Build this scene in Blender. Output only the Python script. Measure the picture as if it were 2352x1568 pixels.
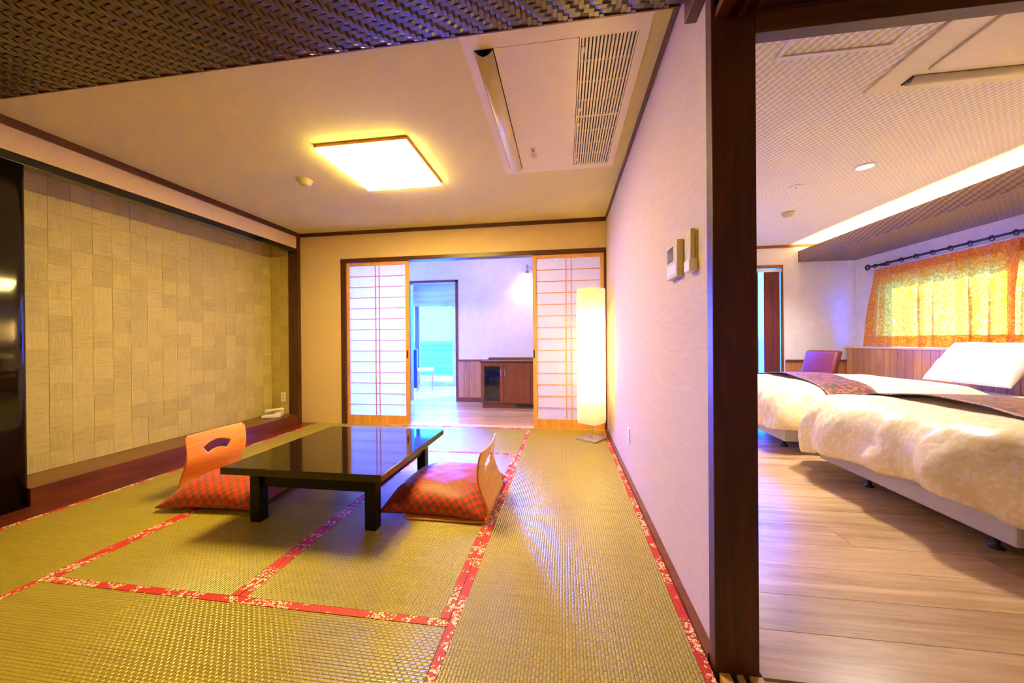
import bpy, bmesh, math, random
import numpy as np
from mathutils import Vector, Matrix, noise
random.seed(7)
for o in list(bpy.data.objects): bpy.data.objects.remove(o)
S = bpy.context.scene
COL = S.collection
PI = math.pi

# ------------------------------------------------------------------ camera
cam = bpy.data.cameras.new('camera'); co = bpy.data.objects.new('camera', cam); COL.objects.link(co)
F_PX = 821.0
cam.sensor_width = 36.0; cam.lens = F_PX / 2352 * 36.0; cam.clip_start = 0.02; cam.clip_end = 60000
yaw, pitch, roll = math.radians(8.3465), math.radians(-.1387), math.radians(-.4544)
Fv = Vector((-math.sin(yaw), math.cos(yaw), 0)); Rv = Vector((math.cos(yaw), math.sin(yaw), 0)); Uv = Vector((0, 0, 1))
F2 = Fv*math.cos(pitch)+Uv*math.sin(pitch); U2 = Uv*math.cos(pitch)-Fv*math.sin(pitch)
R2 = Rv*math.cos(roll)+U2*math.sin(roll); U3 = U2*math.cos(roll)-Rv*math.sin(roll)
M = Matrix((( R2.x, U3.x, -F2.x, 0), (R2.y, U3.y, -F2.y, 0), (R2.z, U3.z, -F2.z, 1.05), (0, 0, 0, 1)))
co.matrix_world = M
S.camera = co

# ------------------------------------------------------------------ world, sun, exposure
W = bpy.data.worlds.new('sky'); S.world = W; W.use_nodes = True
bg = W.node_tree.nodes['Background']
bg.inputs['Color'].default_value = (.0027, .075, 1.0, 1); bg.inputs['Strength'].default_value = 125.0
def light(name, kind, loc, energy, color, rot=None, **kw):
    l = bpy.data.lights.new(name, kind); l.energy = energy; l.color = color
    for k, v in kw.items(): setattr(l, k, v)
    o = bpy.data.objects.new(name, l); COL.objects.link(o); o.location = loc
    if rot is not None: o.rotation_euler = rot
    return o
sun = light('sun', 'SUN', (6, 9, 8), 10.0, (1.0, .86, .66), angle=math.radians(.8))
sun.rotation_euler = Vector((-.74, -.52, -.34)).to_track_quat('-Z', 'Y').to_euler()
def portal(name, loc, sx, sy, direction):
    o = light(name, 'AREA', loc, 1, (1, 1, 1), shape='RECTANGLE', size=sx, size_y=sy)
    o.rotation_euler = Vector(direction).to_track_quat('-Z', 'Z').to_euler()
    o.data.cycles.is_portal = True
    return o
portal('sky_portal', (-1.6, 8.32, 1.2), 4.2, 2.4, (0, -1, 0))
portal('sky_portal', (-4.4, 6.2, 1.15), 1.4, 2.4, (0, -1, 0))
portal('sky_portal', (1.95, 6.28, 1.1), 2.7, 2.2, (0, -1, 0))
portal('sky_portal', (4.62, 3.9, 1.4), 1.2, 3.2, (-1, 0, 0))
S.view_settings.view_transform = 'Standard'; S.view_settings.look = 'None'
S.view_settings.exposure = 1.1; S.view_settings.gamma = 1.0; S.view_settings.use_curve_mapping = False

# ------------------------------------------------------------------ materials
def lin(r, g, b):
    f = lambda c: ((c/255+.055)/1.055)**2.4 if c/255 > .04045 else c/255/12.92
    return (f(r), f(g), f(b), 1)
class N:
    """tiny node-tree wrapper"""
    def __init__(s, name):
        s.m = bpy.data.materials.new(name); s.m.use_nodes = True; s.t = s.m.node_tree
        s.b = s.t.nodes['Principled BSDF']; s.out = s.t.nodes['Material Output']
    def n(s, typ, **kw):
        x = s.t.nodes.new(typ)
        for k, v in kw.items():
            if k.startswith('i_'):
                key = k[2:]; key = int(key) if key.isdigit() else key
                x.inputs[key].default_value = v
            else: setattr(x, k, v)
        return x
    def l(s, a, b): s.t.links.new(a, b)
    def coord(s, scale=(1, 1, 1), kind='Object', rot=(0, 0, 0), rand=False):
        tc = s.n('ShaderNodeTexCoord'); mp = s.n('ShaderNodeMapping')
        mp.inputs['Scale'].default_value = scale; mp.inputs['Rotation'].default_value = rot
        s.l(tc.outputs[kind], mp.inputs['Vector'])
        if rand:
            oi = s.n('ShaderNodeObjectInfo'); mu = s.n('ShaderNodeVectorMath', operation='SCALE'); mu.inputs[0].default_value = (37, 53, 29)
            s.l(oi.outputs['Random'], mu.inputs['Scale']); s.l(mu.outputs[0], mp.inputs['Location'])
        return mp.outputs[0]
    def ramp(s, fac, stops):
        r = s.n('ShaderNodeValToRGB'); e = r.color_ramp.elements
        while len(e) < len(stops): e.new(.5)
        for x, (p, c) in zip(e, stops): x.position = p; x.color = c
        s.l(fac, r.inputs[0]); return r.outputs[0]
    def noise(s, vec, scale=5, detail=4, rough=.55, dist=0):
        x = s.n('ShaderNodeTexNoise'); x.inputs['Scale'].default_value = scale; x.inputs['Detail'].default_value = detail
        x.inputs['Roughness'].default_value = rough; x.inputs['Distortion'].default_value = dist
        s.l(vec, x.inputs['Vector']); return x.outputs['Fac']
    def math(s, op, a, b=0.0, c=None):
        x = s.n('ShaderNodeMath', operation=op)
        for i, v in enumerate((a, b) if c is None else (a, b, c)):
            if isinstance(v, (int, float)): x.inputs[i].default_value = v
            else: s.l(v, x.inputs[i])
        return x.outputs[0]
    def mix(s, fac, a, b, blend='MIX'):
        x = s.n('ShaderNodeMix', data_type='RGBA', blend_type=blend)
        for k, v in ((0, fac), (6, a), (7, b)):
            if isinstance(v, (int, float, tuple)): x.inputs[k].default_value = v
            else: s.l(v, x.inputs[k])
        return x.outputs[2]
    def bump(s, h, strength=.3, dist=.002):
        x = s.n('ShaderNodeBump'); x.inputs['Strength'].default_value = strength; x.inputs['Distance'].default_value = dist
        s.l(h, x.inputs['Height']); s.l(x.outputs[0], s.b.inputs['Normal']); return x
    def col(s, c):
        if isinstance(c, tuple): s.b.inputs['Base Color'].default_value = c
        else: s.l(c, s.b.inputs['Base Color'])
    def set(s, rough=None, metal=None, spec=None, coat=None, sheen=None):
        for k, v in (('Roughness', rough), ('Metallic', metal), ('Specular IOR Level', spec), ('Coat Weight', coat), ('Sheen Weight', sheen)):
            if v is not None: s.b.inputs[k].default_value = v
        return s
def plain(name, c, rough=.5, metal=0, spec=.5, var=.06, scale=30, bump=0.0):
    a = N(name); v = a.coord(); nz = a.noise(v, scale, 3)
    d = tuple(x*(1-var*2) for x in c[:3])+(1,); e = tuple(min(1, x*(1+var)) for x in c[:3])+(1,)
    a.col(a.ramp(nz, [(.3, d), (.7, e)])); a.set(rough, metal, spec)
    if bump: a.bump(nz, bump, .001)
    return a.m
def wood(name, dark, light_, rough=.4, axis='X', scale=1.0, spec=.5, rand=True, coat=None, fine=.5):
    a = N(name); sc = {'X': (1.2, 14, 14), 'Y': (14, 1.2, 14), 'Z': (14, 14, 1.2)}[axis]
    v = a.coord(tuple(x*scale for x in sc), rand=rand)
    n1 = a.noise(v, 1.6, 6, .6, .8); n2 = a.noise(v, 9, 3, .6)
    f = a.math('ADD', a.math('MULTIPLY', n1, 1-.35*fine), a.math('MULTIPLY', n2, .35*fine))
    c = a.ramp(f, [(.32, dark), (.66, light_)])
    if rand:
        oi = a.n('ShaderNodeObjectInfo'); k = a.math('MULTIPLY_ADD', oi.outputs['Random'], .34, .80)
        hs = a.n('ShaderNodeHueSaturation'); a.l(k, hs.inputs['Value']); a.l(c, hs.inputs['Color']); c = hs.outputs[0]
    a.col(c); a.set(rough, 0, spec, coat); a.bump(n2, .08, .001)
    return a.m
MT = {}
MT['plaster'] = plain('cream_plaster', lin(214, 186, 138), .85, var=.02, scale=60, bump=.15)
MT['whiteplaster'] = plain('white_plaster', lin(236, 230, 226), .85, var=.03, scale=9, bump=.25)
MT['ceil'] = plain('ceiling_paper', lin(214, 202, 122), .8, var=.012, scale=40, bump=.1)
def wallpaper():
    a = N('woven_wallpaper'); v = a.coord((6, 6, 220)); n1 = a.noise(v, 1, 3); v2 = a.coord((220, 220, 8)); n2 = a.noise(v2, 1, 2)
    f = a.math('ADD', a.math('MULTIPLY', n1, .7), a.math('MULTIPLY', n2, .3))
    a.col(a.ramp(f, [(.35, lin(196, 176, 168)), (.65, lin(210, 192, 184))])); a.set(.75, 0, .3); a.bump(f, .25, .001); return a.m
MT['wallpaper'] = wallpaper()
MT['darkwood'] = wood('dark_wood', lin(44, 20, 12), lin(86, 44, 24), .38, 'Z', rand=False)
MT['darkwood_y'] = wood('dark_wood_y', lin(50, 22, 12), lin(98, 46, 22), .38, 'Y', rand=False)
MT['darkwood_x'] = wood('dark_wood_x', lin(50, 22, 12), lin(98, 46, 22), .38, 'X', rand=False)
MT['redboard'] = wood('red_brown_board', lin(66, 22, 10), lin(116, 50, 26), .3, 'Y', rand=False)
MT['tokofloor'] = plain('toko_floor', lin(122, 78, 44), .35, var=.08, scale=12)
MT['lacquer'] = plain('black_lacquer', (.006, .005, .006, 1), .12, spec=.6, var=.2)
def tabletop():
    a = N('table_lacquer'); v = a.coord((1.2, 9, 1)); n1 = a.noise(v, 5, 3, .5)
    a.col(a.ramp(a.noise(a.coord((3, 60, 3)), 2, 4), [(.4, (.006, .004, .003, 1)), (.7, (.02, .011, .006, 1))]))
    a.set(.05, 0, .7); a.bump(n1, .035, .004); return a.m
MT['tabletop'] = tabletop()
MT['tablewood'] = plain('table_dark', (.005, .0045, .005, 1), .45, spec=.2, var=.2)
MT['hinoki'] = wood('light_wood', lin(196, 132, 66), lin(228, 170, 98), .5, 'Z', rand=False)
MT['sillwood'] = wood('sill_wood', lin(212, 160, 96), lin(236, 196, 136), .4, 'Y', rand=False)
MT['sillwood_x'] = wood('sill_wood_x', lin(212, 160, 96), lin(236, 196, 136), .4, 'X', rand=False)
MT['ply'] = wood('bent_ply', lin(206, 118, 44), lin(232, 152, 70), .22, 'Y', rand=False, coat=.3, fine=.3)
MT['floorplank'] = wood('oak_plank', lin(164, 122, 74), lin(228, 192, 140), .28, 'X', .55, spec=.5, fine=.7)
MT['floorplank2'] = wood('pale_plank', lin(186, 140, 92), lin(226, 184, 132), .22, 'X', .55, spec=.5, fine=.6)
MT['panel'] = wood('panel_wood', lin(172, 112, 58), lin(206, 146, 84), .4, 'Z', rand=True, fine=.6)
MT['cabinet'] = wood('cabinet_wood', lin(104, 54, 34), lin(132, 74, 46), .35, 'Z', rand=False, fine=.4)
MT['brown'] = wood('brown_trim', lin(96, 46, 22), lin(132, 70, 36), .4, 'X', rand=False)
MT['white'] = plain('white_plastic', lin(232, 228, 214), .4, var=.01)
MT['cream'] = plain('cream_plastic', lin(206, 192, 134), .4, var=.01)
MT['acwhite'] = plain('ac_white', lin(226, 214, 164), .3, var=.01)
MT['dark'] = plain('dark_void', (.01, .01, .012, 1), .6, var=.1)
MT['black'] = plain('black_rubber', (.012, .012, .014, 1), .5, var=.1)
MT['steel'] = plain('brushed_steel', (.55, .53, .5, 1), .35, 1, var=.05)
MT['alu'] = plain('aluminium', (.62, .66, .7, 1), .4, .6, var=.04)
MT['aludark'] = plain('dark_aluminium', (.08, .10, .13, 1), .4, .3, var=.04)
MT['lcd'] = plain('lcd_screen', (.10, .115, .09, 1), .15, var=.05)
MT['maroonleather'] = plain('maroon_leather', lin(120, 42, 36), .38, var=.1, scale=80, bump=.1)
MT['maroonblind'] = plain('maroon_blind', lin(96, 34, 32), .7, var=.1)
MT['blueseat'] = plain('blue_fabric', lin(20, 60, 150), .8, var=.1)
MT['pillow'] = plain('white_cotton', lin(240, 238, 240), .8, var=.01, scale=14)
MT['bedbase'] = plain('bed_base_fabric', lin(206, 200, 200), .8, var=.03, scale=90)
MT['parapet'] = plain('white_parapet', lin(236, 236, 236), .7, var=.02)
def tatami(name, along):
    a = N(name)
    rot = (0, 0, 0) if along == 'X' else (0, 0, PI/2)
    v = a.coord((1, 1, 1), 'Generated' if False else 'Object', rot)
    br = a.n('ShaderNodeTexBrick'); a.l(v, br.inputs['Vector'])
    br.offset = .5; br.inputs['Scale'].default_value = 1.0; br.inputs['Brick Width'].default_value = .0235; br.inputs['Row Height'].default_value = .0118
    br.inputs['Mortar Size'].default_value = .0042; br.inputs['Mortar Smooth'].default_value = 1.0; br.inputs['Bias'].default_value = 0
    br.inputs['Color1'].default_value = lin(180, 160, 48); br.inputs['Color2'].default_value = lin(166, 146, 42); br.inputs['Mortar'].default_value = lin(112, 101, 22)
    streak = a.noise(a.coord((3, 90, 1), 'Object', rot), 1, 3)
    big = a.noise(a.coord(), 1.3, 3)
    c = a.mix(.35, br.outputs['Color'], a.ramp(streak, [(.3, lin(138, 123, 32)), (.7, lin(198, 178, 70))]))
    c = a.mix(a.math('MULTIPLY', big, .25), c, lin(160, 148, 34))
    a.col(c); a.set(.30, 0, .9)
    h = a.math('SUBTRACT', 1.0, br.outputs['Fac'])
    a.bump(h, .5, .004); return a.m
MT['tatami_x'] = tatami('tatami_weave_x', 'X'); MT['tatami_y'] = tatami('tatami_weave_y', 'Y')
def heri():
    a = N('red_floral_edging'); v = a.coord()
    def vor(scale, feature='F1'):
        x = a.n('ShaderNodeTexVoronoi', feature=feature); x.inputs['Scale'].default_value = scale; a.l(v, x.inputs['Vector']); return x.outputs['Distance']
    clus = a.noise(v, 13, 1); cmask = a.math('GREATER_THAN', clus, .49)
    petals = a.math('LESS_THAN', a.math('ABSOLUTE', a.math('SUBTRACT', vor(95), .36)), .13)
    dots = a.math('LESS_THAN', vor(150), .2)
    green = a.math('GREATER_THAN', a.noise(v, 60, 1), .62)
    red = lin(188, 28, 24); c = a.mix(dots, red, lin(235, 150, 130))
    c = a.mix(a.math('MULTIPLY', cmask, green), c, lin(70, 96, 60))
    c = a.mix(a.math('MULTIPLY', cmask, petals), c, lin(232, 226, 190))
    a.col(c); a.set(.6); return a.m
MT['heri'] = heri()
def weave_dark():
    a = N('ajiro_strip'); v = a.coord((60, 60, 1)); n1 = a.noise(v, 2, 3)
    at = a.n('ShaderNodeAttribute', attribute_name='tint')
    c = a.mix(at.outputs['Fac'], lin(46, 25, 13), lin(98, 66, 46)); c = a.mix(a.math('MULTIPLY', n1, .5), c, lin(40, 22, 14))
    a.col(c); a.set(.28, 0, .9); a.bump(n1, .1, .001); return a.m
MT['ajiro'] = weave_dark()
def ajiro_tex(name, c0, c1, size=.0105):
    a = N(name); tc = a.n('ShaderNodeTexCoord'); sp = a.n('ShaderNodeSeparateXYZ'); a.l(tc.outputs['Object'], sp.inputs[0])
    def cell(o): return a.math('FLOOR', a.math('DIVIDE', o, size))
    def ce(o): return o
    z = sp.outputs['Z']; x = a.math('ADD', sp.outputs['X'], z); y = sp.outputs['Y']
    t = a.math('FLOORED_MODULO', a.math('ADD', cell(x), cell(a.math('MULTIPLY', y, .36))), 4.0)
    m = a.math('LESS_THAN', t, 2.0)
    fx = a.math('ABSOLUTE', a.math('SUBTRACT', a.math('FRACT', a.math('DIVIDE', x, size)), .5))
    fy = a.math('ABSOLUTE', a.math('SUBTRACT', a.math('FRACT', a.math('DIVIDE', y, size)), .5))
    e = a.mix(m, fx, fy)
    a.col(a.mix(m, c0, c1)); a.set(.6, 0, .4)
    hh = a.math('SUBTRACT', 1, e); a.bump(hh, .35, .002); return a.m
MT['bedceil'] = ajiro_tex('bedroom_ceiling_weave', lin(240, 238, 232), lin(216, 202, 142))
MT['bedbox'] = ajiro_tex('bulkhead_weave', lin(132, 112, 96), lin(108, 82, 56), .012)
def washi():
    a = N('washi_square'); oi = a.n('ShaderNodeObjectInfo')
    v1 = a.coord((8, 8, 160), rand=True); v2 = a.coord((160, 160, 8), rand=True)
    n1 = a.noise(v1, 1, 3); n2 = a.noise(v2, 1, 3)
    sel = a.math('GREATER_THAN', a.math('FRACT', a.math('MULTIPLY', oi.outputs['Random'], 7.3)), .5)
    f = a.mix(sel, n1, n2); f = a.mix(.3, f, a.mix(sel, n2, n1))
    c = a.ramp(f, [(.3, lin(168, 150, 82)), (.7, lin(200, 184, 110))])
    hs = a.n('ShaderNodeHueSaturation'); a.l(a.math('MULTIPLY_ADD', oi.outputs['Random'], .2, .9), hs.inputs['Value']); a.l(c, hs.inputs['Color'])
    a.col(hs.outputs[0]); a.set(.75, 0, .3); a.bump(f, .2, .001); return a.m
MT['washi'] = washi()
def checker2d():
    a = N('checker_cushion'); tc = a.n('ShaderNodeTexCoord'); sp = a.n('ShaderNodeSeparateXYZ'); a.l(tc.outputs['UV'], sp.inputs[0])
    f = lambda o: a.math('FLOOR', a.math('DIVIDE', o, .027))
    m = a.math('FLOORED_MODULO', a.math('ADD', f(sp.outputs['X']), f(sp.outputs['Y'])), 2.0)
    n1 = a.noise(a.coord((300, 300, 300)), 1, 2)
    c = a.mix(m, lin(214, 52, 34), lin(122, 78, 38)); c = a.mix(a.math('MULTIPLY', n1, .3), c, lin(150, 34, 20))
    a.col(c); a.set(.5, 0, .4, sheen=.15); return a.m
MT['checker'] = checker2d()
def translucent(name, c, tcol, mixf=.5, rough=.8, pattern=None):
    a = N(name); tr = a.n('ShaderNodeBsdfTranslucent'); df = a.n('ShaderNodeBsdfDiffuse'); mx = a.n('ShaderNodeMixShader')
    if pattern:
        cc, tc_ = pattern(a); a.l(cc, df.inputs[0]); a.l(tc_, tr.inputs[0])
    else:
        nz = a.noise(a.coord(), 40, 4)
        a.l(a.ramp(nz, [(.3, tuple(x*.94 for x in c[:3])+(1,)), (.7, c)]), df.inputs[0])
        a.l(a.ramp(nz, [(.3, tuple(x*.9 for x in tcol[:3])+(1,)), (.7, tcol)]), tr.inputs[0])
    mx.inputs[0].default_value = mixf
    a.l(df.outputs[0], mx.inputs[1]); a.l(tr.outputs[0], mx.inputs[2]); a.l(mx.outputs[0], a.out.inputs[0]); a.t.nodes.remove(a.b)
    return a.m
MT['shoji'] = translucent('shoji_paper', (.86, .85, .83, 1), (.9, .88, .85, 1), .45)
MT['lampshade'] = translucent('lamp_paper', (.85, .78, .62, 1), (.95, .86, .66, 1), .62)
MT['blind'] = translucent('roman_shade', (.30, .28, .27, 1), (.20, .15, .10, 1), .3)
def curt(a):
    v = a.coord((1, 1, 1)); n1 = a.noise(v, 55, 3, .6, 1.2); f = a.math('GREATER_THAN', n1, .53)
    n2 = a.noise(v, 3, 2)
    cc = a.mix(f, lin(236, 150, 70), lin(240, 190, 120)); tc = a.mix(f, (.9, .26, .006, 1), (.95, .54, .030, 1)); return cc, tc
MT['curtain'] = translucent('orange_curtain', None, None, .42, pattern=curt)
def emis(name, c, s):
    a = N(name); e = a.n('ShaderNodeEmission'); e.inputs[0].default_value = c; e.inputs[1].default_value = s
    nz = a.noise(a.coord(), 3, 1); a.l(a.ramp(nz, [(0, tuple(x*.97 for x in c[:3])+(1,)), (1, c)]), e.inputs[0])
    a.l(e.outputs[0], a.out.inputs[0]); a.t.nodes.remove(a.b); return a.m
WARM = (1.0, .70, .34, 1)
MT['lampglow'] = emis('ceiling_lamp_diffuser', (1.0, .73, .22, 1), 42)
MT['cove'] = emis('cove_tube', (1.0, .66, .25, 1), 70)
MT['downglow'] = emis('downlight_lens', (1.0, .84, .62, 1), 12)
MT['fillglow'] = emis('fill_lamp_diffuser', (1.0, .74, .28, 1), 26)  # glow of the added fill lamp behind the viewpoint
MT['tubeglow'] = emis('lamp_tube', (1.0, .70, .22, 1), 75)
MT['bulb'] = emis('bulb_glow', (1.0, .68, .24, 1), 75)
def glass():
    a = N('window_glass'); t = a.n('ShaderNodeBsdfTransparent'); g = a.n('ShaderNodeBsdfGlossy'); g.inputs['Roughness'].default_value = .02
    nz = a.noise(a.coord(), 2, 1); a.l(a.ramp(nz, [(0, (.93, .97, .97, 1)), (1, (.97, .99, .99, 1))]), t.inputs[0])
    lw = a.n('ShaderNodeLayerWeight'); lw.inputs[0].default_value = .25; mx = a.n('ShaderNodeMixShader'); a.l(a.math('MULTIPLY', lw.outputs['Fresnel'], .6), mx.inputs[0])
    a.l(t.outputs[0], mx.inputs[1]); a.l(g.outputs[0], mx.inputs[2]); a.l(mx.outputs[0], a.out.inputs[0]); a.t.nodes.remove(a.b); return a.m
MT['glass'] = glass()
MT['smoked'] = plain('smoked_glass', (.006, .008, .02, 1), .06, spec=.8, var=.1)
def leafcloth(name, base, leaf, rough, scale=1.0, sheen=.2):
    a = N(name)
    acc = None
    for k, (rz, off) in enumerate(((.5, 0), (-.7, 3.1), (1.25, 7.7))):
        tc = a.n('ShaderNodeTexCoord'); mp = a.n('ShaderNodeMapping'); a.l(tc.outputs['Object'], mp.inputs[0])
        mp.inputs['Rotation'].default_value = (rz*.4, 0, rz); mp.inputs['Scale'].default_value = (8*scale, 22*scale, 22*scale if k < 2 else 8*scale); mp.inputs['Location'].default_value = (off, off*2, off)
        vo = a.n('ShaderNodeTexVoronoi'); a.l(mp.outputs[0], vo.inputs['Vector']); vo.inputs['Scale'].default_value = 1; vo.inputs['Randomness'].default_value = .9
        m = a.math('LESS_THAN', vo.outputs['Distance'], .30); acc = m if acc is None else a.math('MAXIMUM', acc, m)
    stem = a.noise(a.coord(), 5*scale, 2, .5, .6); st = a.math('LESS_THAN', a.math('ABSOLUTE', a.math('SUBTRACT', stem, .5)), .008)
    acc = a.math('MAXIMUM', acc, st)
    a.col(a.mix(acc, base, leaf)); a.set(rough, 0, .5, sheen=sheen); cr = a.math('ABSOLUTE', a.math('SUBTRACT', a.noise(a.coord((1, 1, .7)), 7, 2, .5, .8), .5)); a.bump(a.math('MULTIPLY', cr, 2.0), .30, .016); return a.m
MT['duvet'] = leafcloth('leaf_duvet', lin(246, 226, 168), lin(251, 240, 206), .33, 1.2)
MT['runner'] = leafcloth('leaf_runner', lin(44, 16, 22), lin(150, 56, 48), .5, 1.6)
def sea():
    a = N('sea_water'); a.col((.05, .045, .35, 1)); a.set(.5, 0, .12)
    a.bump(a.noise(a.coord((.02, .06, 1)), 1, 4), .3, .5); return a.m
MT['sea'] = sea()
MT['ground'] = plain('sky_block_soil', (.20, .16, .07, 1), .9, var=.2, scale=.5)

# ------------------------------------------------------------------ mesh helpers
def tag(o, label=None, cat=None, group=None, kind=None):
    if label: o['label'] = label
    if cat: o['category'] = cat
    if group: o['group'] = group
    if kind: o['kind'] = kind
    return o
def empty(name, loc=(0, 0, 0), rz=0.0, label=None, cat=None, group=None, kind=None):
    o = bpy.data.objects.new(name, None); COL.objects.link(o); o.location = loc; o.rotation_euler = (0, 0, rz); o.empty_display_size = .1
    return tag(o, label, cat, group, kind)
def obj(name, me, mat, parent=None, smooth=False, loc=None):
    """mesh data -> object; coordinates are local to the parent when there is one"""
    if mat is not None and not me.materials: me.materials.append(MT[mat] if isinstance(mat, str) else mat)
    o = bpy.data.objects.new(name, me); COL.objects.link(o)
    if parent is not None: o.parent = parent
    if loc is not None: o.location = loc
    if smooth:
        for p in me.polygons: p.use_smooth = True
    return o
def pd(name, verts, faces):
    me = bpy.data.meshes.new(name); me.from_pydata([tuple(map(float, v)) for v in verts], [], faces); me.update(); return me
def boxes_mesh(name, bxs, bevel=0.0, seg=2):
    bm = bmesh.new()
    for (x0, x1, y0, y1, z0, z1) in bxs:
        vs = [bm.verts.new(p) for p in ((x0, y0, z0), (x1, y0, z0), (x1, y1, z0), (x0, y1, z0), (x0, y0, z1), (x1, y0, z1), (x1, y1, z1), (x0, y1, z1))]
        for f in ((0, 3, 2, 1), (4, 5, 6, 7), (0, 1, 5, 4), (1, 2, 6, 5), (2, 3, 7, 6), (3, 0, 4, 7)): bm.faces.new([vs[i] for i in f])
    if bevel: bmesh.ops.bevel(bm, geom=list(bm.edges), offset=bevel, segments=seg, affect='EDGES', profile=.5)
    me = bpy.data.meshes.new(name); bm.to_mesh(me); bm.free(); return me
def box(name, x0, x1, y0, y1, z0, z1, mat, parent=None, bevel=0.0, seg=2):
    """box given in the parent's frame (world when no parent); origin at its base centre"""
    cx, cy, cz = (x0+x1)/2, (y0+y1)/2, z0
    me = boxes_mesh(name, [(x0-cx, x1-cx, y0-cy, y1-cy, z0-cz, z1-cz)], bevel, seg)
    return obj(name, me, mat, parent, loc=(cx, cy, cz))
def boxes(name, bxs, mat, parent=None, bevel=0.0):
    return obj(name, boxes_mesh(name, bxs, bevel), mat, parent)
def struct(name, *a, **k):
    o = box(name, *a, **k)
    if not k.get('parent'): o['kind'] = 'structure'
    return o
def sboxes(name, bxs, mat, bevel=0.0):
    o = boxes(name, bxs, mat, None, bevel); o['kind'] = 'structure'; return o
def tube(pts, r, seg=8, cap=True):
    pts = [Vector(p) for p in pts]; V = []; Fc = []
    n = len(pts); rad = r if isinstance(r, (list, tuple)) else [r]*n
    up = None
    for i, p in enumerate(pts):
        d = (pts[min(i+1, n-1)]-pts[max(i-1, 0)]).normalized()
        if up is None: up = d.orthogonal().normalized()
        up = (up-d*up.dot(d)).normalized(); s = d.cross(up)
        for k in range(seg):
            a = 2*PI*k/seg; V.append(p+(up*math.cos(a)+s*math.sin(a))*rad[i])
    for i in range(n-1):
        for k in range(seg):
            a, b = i*seg+k, i*seg+(k+1) % seg; Fc.append((a, b, b+seg, a+seg))
    if cap: Fc.append(tuple(range(seg))[::-1]); Fc.append(tuple(range((n-1)*seg, n*seg)))
    return V, Fc
def tubeobj(name, pts, r, mat, parent=None, seg=8):
    V, Fc = tube(pts, r, seg); return obj(name, pd(name, V, Fc), mat, parent, smooth=True)
def lathe(name, prof, mat, parent=None, seg=24, loc=None, smooth=True):
    V = []; Fc = []
    for (r, z) in prof:
        for k in range(seg): V.append((r*math.cos(2*PI*k/seg), r*math.sin(2*PI*k/seg), z))
    for i in range(len(prof)-1):
        for k in range(seg):
            a, b = i*seg+k, i*seg+(k+1) % seg; Fc.append((a, b, b+seg, a+seg))
    Fc.append(tuple(range(seg))[::-1]); Fc.append(tuple(range((len(prof)-1)*seg, len(prof)*seg)))
    return obj(name, pd(name, V, Fc), mat, parent, smooth, loc)
def copy_tree(o, parent=None):
    c = o.copy(); COL.objects.link(c); c.parent = parent
    for ch in list(o.children): copy_tree(ch, c)
    return c

ZC = 2.47      # ceiling height of both rooms
YB = 4.25      # back wall of the tatami room
XR = .485      # right wall of the tatami room
# ================================================================== STRUCTURE
sboxes('floor', [(-5.3, 5, -2.2, 6.2, -.30, -.05), (-3.8, .7, 6.2, 8.3, -.3, -.05)], 'darkwood_x')
sboxes('ceiling', [(-5.3, 5, -2.2, 6.2, 2.56, 2.75), (-3.8, .7, 6.2, 8.3, 2.56, 2.75)], 'ceil')
o = struct('ceiling', -4.1, .6, 1.50, YB+.05, ZC, 2.56, 'ceil')
# dark woven lower ceiling over the front part
def twill(x0, x1, y0, y1, z, s, n, name, mat, parent=None):
    V = []; Fc = []; T = []
    nx = int((x1-x0)/s); ny = int((y1-y0)/s); g = s*.07; h = s*.28
    def strip(ax, a0, a1, b0, b1, tint):
        # a = long axis extents, b = short axis; ends dive under, middle bulges down
        lo, hi = (x0, x1) if ax == 0 else (y0, y1)
        a0, a1 = max(a0, lo), min(a1, hi)
        if a1-a0 < s*.3: return
        q = (a1-a0)*.22
        rows = ((a0, .0), (a0+q, -h), (a1-q, -h), (a1, .0)); base = len(V)
        for (a, dz) in rows:
            for b in (b0+g, b1-g):
                V.append((a, b, z+dz) if ax == 0 else (b, a, z+dz))
        for i in range(3):
            f = (base+2*i, base+2*i+1, base+2*i+3, base+2*i+2); Fc.append(f if ax == 0 else f[::-1]); T.append(tint)
    for j in range(ny):
        for i in range(-2*n, nx+2*n):
            if (i-j) % (2*n) == 0: strip(0, x0+i*s, x0+(i+n)*s, y0+j*s, y0+(j+1)*s, .25*random.random())
    for i in range(nx):
        for j in range(-2*n, ny+2*n):
            if (i-j) % (2*n) == n: # cells with (i-j)%2n>=n ; going down in j from here
                strip(1, y0+(j-n+1)*s, y0+(j+1)*s, x0+i*s, x0+(i+1)*s, .6+.4*random.random())
    me = pd(name, V, Fc); at = me.attributes.new('tint', 'FLOAT', 'FACE'); at.data.foreach_set('value', T)
    return obj(name, me, mat, parent)
lc = struct('ceiling', -4.1, .62, -2.1, 1.513, 2.385, 2.56, 'darkwood_x')
tw = twill(-4.05-.0, .47, .55, 1.513, 2.3815, .021, 3, 'woven_strips', 'ajiro'); tw.parent = lc; tw.matrix_parent_inverse = Matrix.Translation(lc.location).inverted(); tw['kind'] = 'stuff'
box('edge_strip', -4.1, .47, 1.513, 1.520, 2.379, 2.47, 'darkwood_x', None)['kind'] = 'structure'
bpy.data.objects['edge_strip'].name = 'trim_1'
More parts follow.
